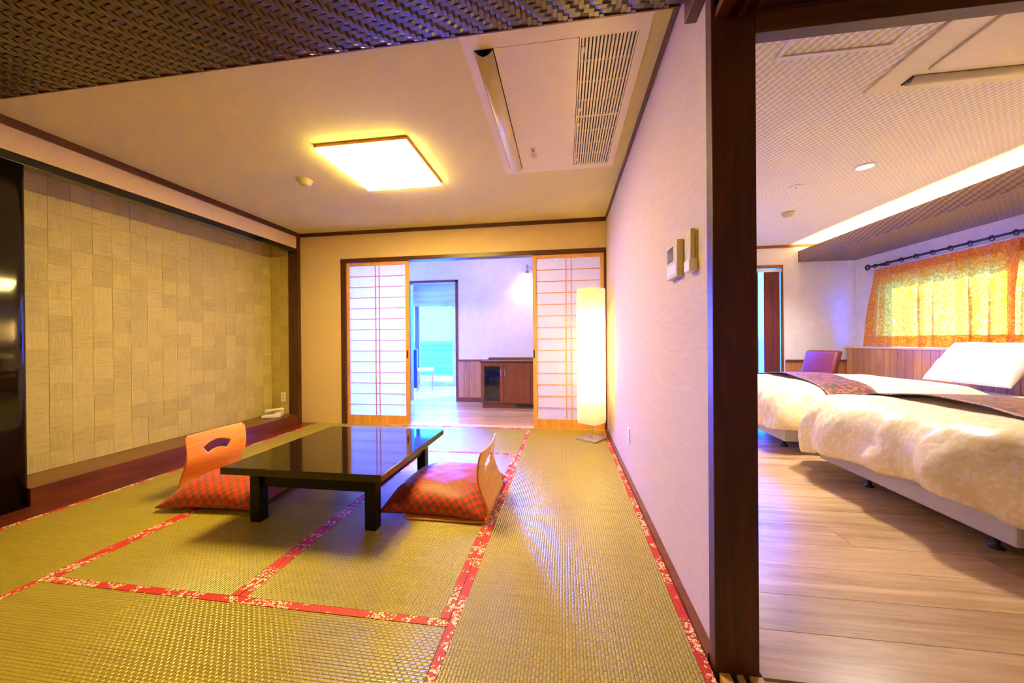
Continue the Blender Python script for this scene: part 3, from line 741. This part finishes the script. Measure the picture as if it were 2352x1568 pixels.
# ================================================================== WALL FITTINGS
def wallthing(name, loc, label, cat, group=None): return empty(name, loc, 0, label, cat, group)
cp = wallthing('control_panel', (XR, 1.622, 1.312), 'cream wall controller with a small display beside the dark post', 'controller')
box('body', -.026, 0, -.072, .078, 0, .150, 'cream', cp, .003); box('display', -.0275, -.024, -.022, .062, .070, .132, 'lcd', cp, .001)
box('button', -.0275, -.025, -.045, -.030, .10, .125, 'white', cp, .001); box('cover_flap', -.0275, -.025, -.062, .068, .012, .055, 'white', cp, .001)
c2 = wallthing('remote_holder', (XR, 1.425, 1.302), 'slim cream remote control in a wall holder next to the dark post', 'remote control')
box('remote', -.024, -.006, -.026, .026, .012, .158, 'cream', c2, .004); box('holder', -.030, 0, -.031, .031, 0, .045, 'white', c2, .004); box('back_plate', -.006, 0, -.030, .030, .02, .15, 'cream', c2, .001)
def outlet(name, loc, facing, label):
    r = wallthing(name, loc, label, 'outlet')
    if facing == 'X': box('plate', -.007, 0, -.035, .035, 0, .12, 'white', r, .003); [box('socket', -.0085, -.006, -.012, .012, z, z+.028, 'cream', r, .001) for z in (.022, .070)]
    else: box('plate', -.035, .035, -.007, 0, 0, .12, 'white', r, .003); [box('socket', -.012, .012, -.0085, -.006, z, z+.028, 'cream', r, .001) for z in (.022, .070)]
    return r
outlet('wall_outlet', (XR, 2.838, .255), 'X', 'white outlet plate low on the wall near the floor lamp')
outlet('wall_outlet', (-3.651, 4.2035, .275), 'Y', 'white outlet plate in the alcove above the telephone')

# ================================================================== TELEPHONE
ph = empty('telephone', (-3.645, 4.02, .1125), math.radians(-62), 'cream desk telephone with handset on the alcove floor', 'telephone')
me = boxes_mesh('body', [(-.09, .09, -.105, .105, .0, .035)], .012, 3)
for v in me.vertices:
    if v.co.z > .02: v.co.z += .022*(v.co.y+.105)/.21
obj('body', me, 'white', ph, True)
box('keypad', -.02, .07, -.07, .03, .048, .052, 'lcd', ph, .002)
V, Fc = tube([(-.062, -.10, .052), (-.062, -.085, .066), (-.062, -.03, .076), (-.062, .04, .082), (-.062, .085, .082), (-.062, .10, .070)], [.02, .023, .015, .015, .023, .021], 10)
obj('handset', pd('handset', V, Fc), 'white', ph, True)
pw = [(-3.70, 4.10, .13), (-3.73, 4.16, .17), (-3.715, 4.185, .22), (-3.69, 4.193, .28), (-3.675, 4.195, .30)]
inv = (Matrix.Translation(ph.location) @ Matrix.Rotation(ph.rotation_euler.z, 4, 'Z')).inverted()
tubeobj('cord', [inv @ Vector(p) for p in pw], .0022, 'cream', ph, 6)

# ================================================================== BEDROOM: BEDS
def outline(x0, x1, y0, y1, r, off, n=40):
    """rounded rectangle loop offset outwards; returns points and (per-point) perimeter parameter"""
    x0, x1, y0, y1 = x0-off, x1+off, y0-off, y1+off; r = max(.02, r+off)
    pts = []
    for (cx, cy, a0) in ((x1-r, y1-r, 0), (x0+r, y1-r, PI/2), (x0+r, y0+r, PI), (x1-r, y0+r, 1.5*PI)):
        for k in range(14): a = a0+PI/2*k/13; pts.append((cx+r*math.cos(a), cy+r*math.sin(a)))
    out = []; m = len(pts)
    per = [0]
    for i in range(m): per.append(per[-1]+math.hypot(pts[(i+1) % m][0]-pts[i][0], pts[(i+1) % m][1]-pts[i][1]))
    return pts, per
NP = 300
def loop(x0, x1, y0, y1, r, off):
    pts, per = outline(x0, x1, y0, y1, r, off); m = len(pts); T = per[-1]; res = []; i = 0
    for k in range(NP):
        d = T*k/NP
        while per[i+1] < d: i += 1
        f = (d-per[i])/max(1e-9, per[i+1]-per[i]); a, b = pts[i % m], pts[(i+1) % m]; res.append((a[0]+(b[0]-a[0])*f, a[1]+(b[1]-a[1])*f))
    return res
PROF = [(-.30, .625), (-.24, .62), (-.17, .612), (-.11, .60), (-.05, .578), (.0, .545), (.045, .50), (.08, .445), (.10, .385), (.11, .33), (.112, .295), (.110, .265), (.104, .24), (.095, .222), (.06, .225), (.0, .25)]
def duvet(x0, x1, y0, y1, seed, sag):
    V = []; Fc = []
    def wr(x, y, z, amp): return (noise.noise(Vector((x*3.1+seed, y*3.1, z*1.3)))*1.2+noise.noise(Vector((x*8+seed, y*8, z*3)))*.55)*amp
    cx, cy = (x0+x1)/2, (y0+y1)/2
    rings = []
    for s in (.05, .25, .45, .62, .78, .9):                      # crown
        L = loop(x0, x1, y0, y1, .16, -.30); rings.append([(cx+(p[0]-cx)*s, cy+(p[1]-cy)*s, .625+.035*(1-s*s)+wr(cx+(p[0]-cx)*s, cy+(p[1]-cy)*s, 0, .010)) for p in L])
    for q, (o, z) in enumerate(PROF):
        L = loop(x0, x1, y0, y1, .16, o); amp = min(1, max(0, q-2)/7)
        R = []
        Lb = loop(x0, x1, y0, y1, .16, o+.01)
        for k, (p, pb) in enumerate(zip(L, Lb)):
            nx, ny = pb[0]-p[0], pb[1]-p[1]; nn = math.hypot(nx, ny) or 1; nx /= nn; ny /= nn
            fold = .060*math.sin(k*2*PI/NP*19+2.2*noise.noise(Vector((p[0]*2, p[1]*2, seed))))*amp**2*.7
            d = (wr(p[0]*1.6, p[1]*1.6, z*2, .045)-.05*(1-abs(noise.noise(Vector((p[0]*3.4+seed, p[1]*3.4, z*2.2)))*2.2))**3)*amp+fold*(.4+.6*abs(noise.noise(Vector((p[0]*1.5, p[1]*1.5, 5+seed)))))
            d = max(d, -.045)
            corner = max(0, 1-math.hypot(p[0]-(x0), p[1]-(y1))/.34)
            corner2 = max(0, 1-math.hypot(p[0]-(x0), p[1]-(y0))/.30)
            zz = z+wr(p[0], p[1], z, .016)*(1 if q > 3 else .5)
            low = max(0, (.40-z)/.25)
            hem = noise.noise(Vector((p[0]*2.3+seed, p[1]*2.3, 1)))*.09
            zz += low*hem-low*sag*(corner+.5*corner2)-low*.0
            R.append((p[0]+nx*d, p[1]+ny*d, max(.06, zz)))
        rings.append(R)
    for (o, z) in ((.035, .30), (.03, .40), (.02, .50), (-.03, .528), (-.30, .53)): rings.append([(p[0], p[1], z) for p in loop(x0, x1, y0, y1, .16, o)])
    for R in rings: V += R
    for i in range(len(rings)-1):
        for k in range(NP):
            a, b = i*NP+k, i*NP+(k+1) % NP; Fc.append((a, a+NP, b+NP, b))
    c = len(V); V.append((cx, cy, .66))
    for k in range(NP): Fc.append((c, k, (k+1) % NP))
    b_ = (len(rings)-1)*NP; V.append((cx, cy, .53))
    for k in range(NP): Fc.append((c+1, b_+(k+1) % NP, b_+k))
    return V, Fc
def runner(xa, xb, y0, y1, slant):
    """cloth strip lying across the duvet, following its section"""
    V = []; Fc = []; sec = []
    cy = (y0+y1)/2; half = (y1-y0)/2
    for o, z in PROF[::-1][5:]: sec.append((y0-o-.030*min(1, max(0, (.6-z)/.3)), z))
    ih = half-.30
    for s in (.9, .78, .62, .45, .25, .05): sec.append((cy-ih*s, .625+.035*(1-s*s)))
    sec += [(2*cy-y, z) for (y, z) in sec[::-1]]
    nxs = 14
    for i in range(nxs+1):
        for k, (y, z) in enumerate(sec):
            x = xa+(xb-xa)*i/nxs+slant*(y-cy)
            V.append((x, y+noise.noise(Vector((x*4, y*4, 2)))*.004, z+.016+.006*noise.noise(Vector((x*6, y*6, 0)))))
    m = len(sec)
    for i in range(nxs):
        for k in range(m-1): Fc.append((i*m+k, (i+1)*m+k, (i+1)*m+k+1, i*m+k+1))
    return V, Fc
BX0, BX1 = 2.02, 4.10
def bed(y0, y1, label, which, seed, sag, ra, rb, slant):
    r = empty('bed', (BX0, y0, 0), 0, label, 'bed', 'twin beds under the window')
    w = y1-y0
    box('base', 0, BX1-BX0, 0, w, .088, .27, 'bedbase', r, .012); box('mattress', .02, BX1-BX0-.01, .015, w-.015, .27, .52, 'pillow', r, .05, 3)
    for x in (.10, 1.1, 1.95):
        for y in (.18, w-.34):
            lathe('leg', [(.030, 0), (.032, .008), (.016, .016), (.014, .06), (.03, .07), (.03, .088)], 'black', r, 12, (x, y, 0))
    V, Fc = duvet(BX0-.03, 3.72, y0-.02, y1+(.10 if seed < 5 else .02), seed, sag)
    d = obj('duvet', pd('duvet', V, Fc), 'duvet', None, True); tag(d, 'puffy cream duvet with white leaf print on the %s' % which, 'duvet', 'leaf print duvets')
    V, Fc = runner(ra, rb, y0-.02, y1+.02, slant)
    u = obj('bed_runner', pd('bed_runner', V, Fc), 'runner', None, True); md = u.modifiers.new('t', 'SOLIDIFY'); md.thickness = .006; md.offset = 1
    tag(u, 'dark maroon leaf patterned runner across the %s' % which, 'bed runner', 'bed runners')
bed(1.93, 3.20, 'white based bed nearer the dark door post', 'bed nearer the door post', 2.3, .12, 2.30, 2.72, 0.0)
bed(3.66, 4.90, 'white based bed nearer the maroon armchair', 'bed nearer the maroon armchair', 9.1, .04, 2.34, 2.76, 0.0)
def bedpillow(loc, rot, label, seed):
    o = obj('pillow', pillow_mesh('pillow', .50, .78, .2, seed=seed, wr=.010), 'pillow', None, True, loc); o.rotation_euler = rot
    return tag(o, label, 'pillow', 'white pillows')
bedpillow((3.93, 4.03, .80), (0, math.radians(-52), 0), 'plump white pillow leaning on the wood headboard of the far bed', 3)
bedpillow((3.93, 2.57, .80), (0, math.radians(-52), 0), 'plump white pillow on the bed nearer the door post', 8)
# headboard panel under the window
hb = empty('headboard_panel', (4.147, 3.6, 0), 0, 'long slatted wood headboard panel under the curtained window', 'headboard')
box('core', .010, .142, -2.33, 2.39, 0, .902, 'panel', hb); box('cap', -.012, .142, -2.34, 2.395, .902, .926, 'sillwood', hb, .003)
for k in range(46):
    y = -2.32+.102*k; box('slat', 0, .010, y+.002, y+.100, .02, .902, 'panel', hb, .0015)
# curtain rod, rings, curtain
rod = empty('curtain_rod', (4.15, 3.6, 2.02), 0, 'dark wooden curtain rod with round finials and rings', 'curtain rod')
tubeobj('pole', [(0, -1.6, 0), (0, 1.98, 0)], .013, 'black', rod, 10)
V, Fc = tube([(0, 2.0+.030*math.cos(a), .030*math.sin(a)) for a in np.linspace(0, 2*PI, 21)], .011, 8, False); obj('finial', pd('finial', V, Fc), 'black', rod, True)
tubeobj('track', [(.04, -1.6, -.038), (.04, 1.95, -.038)], .011, 'white', rod, 8)
for y in (-1.2, .35, 1.86): box('bracket', 0, .14, y-.01, y+.01, -.008, .008, 'black', rod)
for k in range(17):
    V, Fc = tube([(.024*math.cos(a), 1.88-.19*k, .024*math.sin(a)-.004) for a in np.linspace(0, 2*PI, 15)], .005, 6, False); obj('ring', pd('ring', V, Fc), 'black', rod, True)
def curtain(name, y0, y1, ztop, zbot, X, nfold, label, seed):
    V = []; Fc = []; nx, nzv = nfold*14, 30
    for j in range(nzv+1):
        f = j/nzv; z = ztop+(zbot-ztop)*f
        for i in range(nx+1):
            u = i/nx; ph_ = u*nfold*2*PI+noise.noise(Vector((u*6, seed, f*.8)))*1.6
            amp = .010+.030*min(1, f*2.2)
            pinch = math.exp(-((f-.10)/.05)**2)
            s1 = math.sin(ph_); x = X-amp*s1-.35*amp*math.sin(2.3*ph_+seed)
            x -= pinch*.018*max(0, s1)**4
            y = y0+(y1-y0)*u+.018*math.cos(ph_)*min(1, f*2)
            y += (u-.5)*0-.10*(1-u)*0+(.16*f*max(0, u-.90)*10*(1 if seed == 1 else 0))
            V.append((x, y, z+.004*math.sin(ph_*.5)*f))
    for j in range(nzv):
        for i in range(nx): a = j*(nx+1)+i; Fc.append((a, a+1, a+nx+2, a+nx+1))
    r = empty(name, (0, 0, 0), 0, label, 'curtain')
    r.location = (X, (y0+y1)/2, zbot); V = [(a-X, b-(y0+y1)/2, c-zbot) for a, b, c in V]
    o = obj('fabric', pd('fabric', V, Fc), 'curtain', r, True)
    # hem band and heading tape: doubled cloth
    for (fa, fb, nm) in ((.0, .10, 'heading_tape'), (.865, 1.0, 'hem')):
        ja, jb = int(round(fa*nzv)), int(round(fb*nzv)); VV = [(a-.0025, b, c) for a, b, c in V[ja*(nx+1):(jb+1)*(nx+1)]]
        FF = [(j*(nx+1)+i, j*(nx+1)+i+1, (j+1)*(nx+1)+i+1, (j+1)*(nx+1)+i) for j in range(jb-ja) for i in range(nx)]
        obj(nm, pd(nm, VV, FF), 'curtain', r, True)
    return r
curtain('window_curtain', 3.93, 5.50, 1.965, .935, 4.155, 9, 'orange sheer curtain drawn over the window, on the side of the maroon armchair', 1)
curtain('window_curtain', 2.2, 4.07, 1.962, .935, 4.205, 10, 'orange sheer curtain drawn over the window, behind the bed nearer the door post', 4)
# maroon armchair
ch = empty('armchair', (3.25, 5.44, 0), math.radians(200), 'maroon leather chair with a slanted back between far bed and wall', 'chair')
me = boxes_mesh('backrest', [(-.05, .05, -.22, .22, 0, .46)], .035, 4)
for v in me.vertices: v.co.x -= .28*v.co.z+.10*v.co.z**2
ob_ = obj('backrest', me, 'maroonleather', ch, True, (-.20, 0, .42)); box('seat', -.25, .25, -.24, .24, .34, .46, 'maroonleather', ch, .04, 3)
for sx in (-1, 1):
    for sy in (-1, 1): box('leg', sx*.20-.018, sx*.20+.018, sy*.19-.018, sy*.19+.018, 0, .35, 'darkwood', ch)
# maroon vertical blind in the far window
vb = empty('vertical_blind', (3.1, YF-.045, 0), 0, 'maroon vertical blind hanging in the brown framed far window', 'blind')
box('head_rail', -2.2, .155, -.02, .02, 2.06, 2.10, 'alu', vb)
for k, x in enumerate([.09, .015, -.045]+[-.205-.0838*q for q in range(26)]):
    o = box('vane', -.045, .045, -.001, .001, 0, 2.03, 'maroonblind', vb); o.location = (x, .004*(k % 2), .03); o.rotation_euler = (0, 0, math.radians(4))
# bedroom ceiling fittings
def downlight(x, y, label):
    r = empty('downlight', (x, y, ZC), 0, label, 'downlight'); lathe('trim_ring', [(.075, 0), (.075, -.006), (.055, -.008), (.055, -.002)], 'white', r, 24); lathe('lens', [(.053, -.002), (.053, -.005), (.02, -.006)], 'downglow', r, 20)
    light('downlight_lamp', 'SPOT', (x, y, ZC-.02), 190, (1, .90, .78), (0, 0, 0), spot_size=2.3, spot_blend=.8, shadow_soft_size=.14)
    return r
downlight(2.476, 3.361, 'lit round downlight in the woven bedroom ceiling between speaker and cove'); downlight(2.40, 5.04, 'lit round downlight in the bedroom ceiling by the far window')
sp = empty('ceiling_speaker', (2.152, 3.697, ZC), 0, 'small round white sprinkler rosette in the bedroom ceiling', 'sprinkler'); lathe('plate', [(.055, 0), (.053, -.006), (.03, -.010), (.005, -.011)], 'white', sp); sp.name = 'sprinkler'
tubeobj('nozzle', [(0, 0, -.010), (0, 0, -.022)], .008, 'steel', sp)
tag(lathe('smoke_detector', [(.062, 0), (.062, -.014), (.05, -.02), (.046, -.042), (.03, -.05), (.005, -.051)], 'cream', None, 24, (2.508, 4.449, ZC)), 'round cream smoke detector on the woven bedroom ceiling', 'smoke detector')
ht = empty('access_hatch', (1.33, 1.74, ZC), 0, 'square ceiling access hatch with white metal frame', 'hatch')
for (w_, zt) in ((.265, -.008),):
    for s in (-1, 1):
        box('frame_bar', -.265, .265, s*.25-.012, s*.25+.012, zt, -.0003, 'white', ht, .002); box('frame_bar', s*.253-.012, s*.253+.012, -.238, .238, zt, -.0003, 'white', ht, .002)
a2 = empty('ceiling_air_conditioner', (2.19, 1.87, ZC), 0, 'white cassette air conditioner in the woven bedroom ceiling', 'air conditioner')
box('frame', -.474, .474, -.47, .474, -.016, -.0003, 'acwhite', a2, .004); box('front_panel', -.30, .30, -.30, .30, -.030, -.016, 'acwhite', a2, .006)
for s in (-1, 1):
    V = []; Fc = []
    for i in range(9):
        a = i/8
        for x in (-.32, .47): V.append((x, s*(.345+.065*a), -.018-.022*math.sin(PI*a)))
    for i in range(8): Fc.append((2*i, 2*i+1, 2*i+3, 2*i+2))
    v_ = obj('vane', pd('vane', V, Fc), 'acwhite', a2, True); md = v_.modifiers.new('t', 'SOLIDIFY'); md.thickness = .004
    box('vane_slot', -.33, -.322, s*.38-.035, s*.38+.035, -.022, -.016, 'dark', a2)
# cove light on top of the bulkhead
cv = empty('cove_light', (3.68, 3.6, 2.225), 0, 'warm strip light glowing in the cove above the window', 'cove light')
box('strip', -.02, .02, -2.3, 2.38, .03, .06, 'cove', cv); box('batten', -.03, .03, -2.3, 2.38, 0, .03, 'white', cv)

# ================================================================== MIDDLE ROOM & SUNROOM FURNITURE
cb = empty('sideboard', (-.79, 5.72, 0), 0, 'brown wooden sideboard with a dark glass door', 'cabinet')
def cbp(name, x0, x1, y0, y1, z0, z1, mat, bevel=0, parent=None):
    o = box(name, x0+.79, x1+.79, y0-5.72, y1-5.72, z0, z1, mat, None, bevel); o.parent = parent or cb
    if parent: o.location = Vector(o.location)-parent.location
    return o
cbp('carcass', -1.295, -.10, 5.462, 5.98, .085, .715, 'cabinet'); cbp('plinth', -1.28, -.12, 5.48, 5.96, 0, .085, 'cabinet'); cbp('worktop', -1.305, -.09, 5.43, 5.98, .715, .738, 'darkwood_x', .003)
d1 = cbp('door', -1.290, -.945, 5.444, 5.462, .088, .708, 'cabinet', .002); d2 = cbp('door', -.939, -.52, 5.444, 5.462, .088, .708, 'cabinet', .002); d3 = cbp('door', -.514, -.105, 5.444, 5.462, .088, .708, 'cabinet', .002)
cbp('glass_panel', -1.240, -.996, 5.440, 5.446, .112, .655, 'smoked', 0, d1)
for (d, x) in ((d1, -.972), (d2, -.915)): cbp('handle', x-.005, x+.005, 5.424, 5.444, .50, .61, 'steel', .002, d)
cbp('vent_slot', -.75, -.15, 5.476, 5.481, .02, .06, 'black')
ty = box('backboard', -1.27, -.1, 5.90, 5.98, .7385, .768, 'cabinet', None, .003); ty.name = 'wooden_tray'; tag(ty, 'flat brown wooden tray on the back of the sideboard', 'tray')
sc = empty('wall_lamp', (-.61, 6.02, 2.19), 0, 'small steel wall spotlight shining down above the sideboard', 'wall lamp')
box('arm', -.012, .012, -.10, 0, .09, .115, 'steel', sc); tubeobj('stem', [(0, -.10, .12), (0, -.10, .03)], .010, 'steel', sc); lathe('lamp_head', [(.018, .06), (.03, .045), (.034, 0), (.028, 0), (.02, .03)], 'steel', sc, 16, (0, -.10, -.03)); lathe('bulb', [(.004, .02), (.022, .012), (.024, -.004), (.012, -.016)], 'bulb', sc, 12, (0, -.10, -.03))
light('wall_lamp_light', 'SPOT', (-.61, 5.91, 2.12), 14, (1, .74, .40), (math.radians(18), 0, 0), spot_size=2.4, spot_blend=1, shadow_soft_size=.03)
sw = empty('light_switch', (-1.52, 6.02, 1.20), 0, 'white light switch plate on the lavender white wall', 'switch'); box('plate', -.06, .06, -.008, 0, 0, .12, 'white', sw, .002); [box('rocker', x-.02, x+.02, -.011, -.007, .03, .09, 'white', sw, .001) for x in (-.025, .025)]
# unseen downlights added to whiten the middle room walls
for x, lb in ((-3.6, 'unseen fill downlight added behind the left shoji door'), (-1.1, 'unseen fill downlight added before the sideboard')):
    r = empty('downlight', (x, 5.2, 2.50), 0, lb, 'downlight', 'added fill downlights behind the shoji'); lathe('lens', [(.07, 0), (.07, -.006), (.02, -.007)], 'downglow', r, 20)
    light('middle_room_fill', 'POINT', (x, 5.2, 2.36), 3.5, (1, .84, .66), shadow_soft_size=.08)
r = empty('downlight', (-2.3, 7.0, 2.50), 0, 'unseen fill downlight added to warm the sea room', 'downlight'); lathe('lens', [(.07, 0), (.07, -.006), (.02, -.007)], 'downglow', r, 20)  # unseen fill lamp added to take the blue out of the sunroom
light('sea_room_fill', 'POINT', (-2.3, 7.0, 2.36), 14, (1, .86, .7), shadow_soft_size=.08)
# roman shade
V = []; Fc = []
nx, nzv = 30, 24
for j in range(nzv+1):
    f = j/nzv
    for i in range(nx+1):
        u = i/nx; z = 2.40-(.50+.03*u)*f-.02*math.sin(PI*u)*f; y = -.03-.045*abs(math.sin(f*PI*4+.8*noise.noise(Vector((u*3, f*2, 0)))))-.02*noise.noise(Vector((u*5, f*9, 3)))
        V.append((-1.05+2.0*u, y, z))
for j in range(nzv):
    for i in range(nx): a = j*(nx+1)+i; Fc.append((a, a+1, a+nx+2, a+nx+1))
rs = obj('roman_shade', pd('roman_shade', V, Fc), 'blind', None, True, (-3.05, 8.08, 0)); tag(rs, 'gathered grey roman shade at the top of the sea window', 'blind')
# blue backed chair in the sunroom
cc = empty('dining_chair', (-3.07, 7.50, 0), math.radians(20), 'blue backed chair with cream seat in the sunlit sea room', 'chair')
box('backrest', -.20, -.13, -.2, .2, .05, .88, 'blueseat', cc, .02, 3); box('seat', -.13, .22, -.2, .2, .40, .46, 'pillow', cc, .02, 3)
for (x, y) in ((.19, -.17), (.19, .17), (-.12, -.17), (-.12, .17)): box('leg', x-.016, x+.016, y-.016, y+.016, 0, .40, 'hinoki', cc)
# unseen fill lamp added behind the viewpoint to brighten the foreground
hl = empty('ceiling_light', (-1.2, -.6, 2.385), 0, 'round fill lamp added behind the view to brighten the near tatami', 'ceiling light'); lathe('diffuser', [(.18, 0), (.18, -.03), (.14, -.05), (.02, -.055)], 'fillglow', hl, 28)
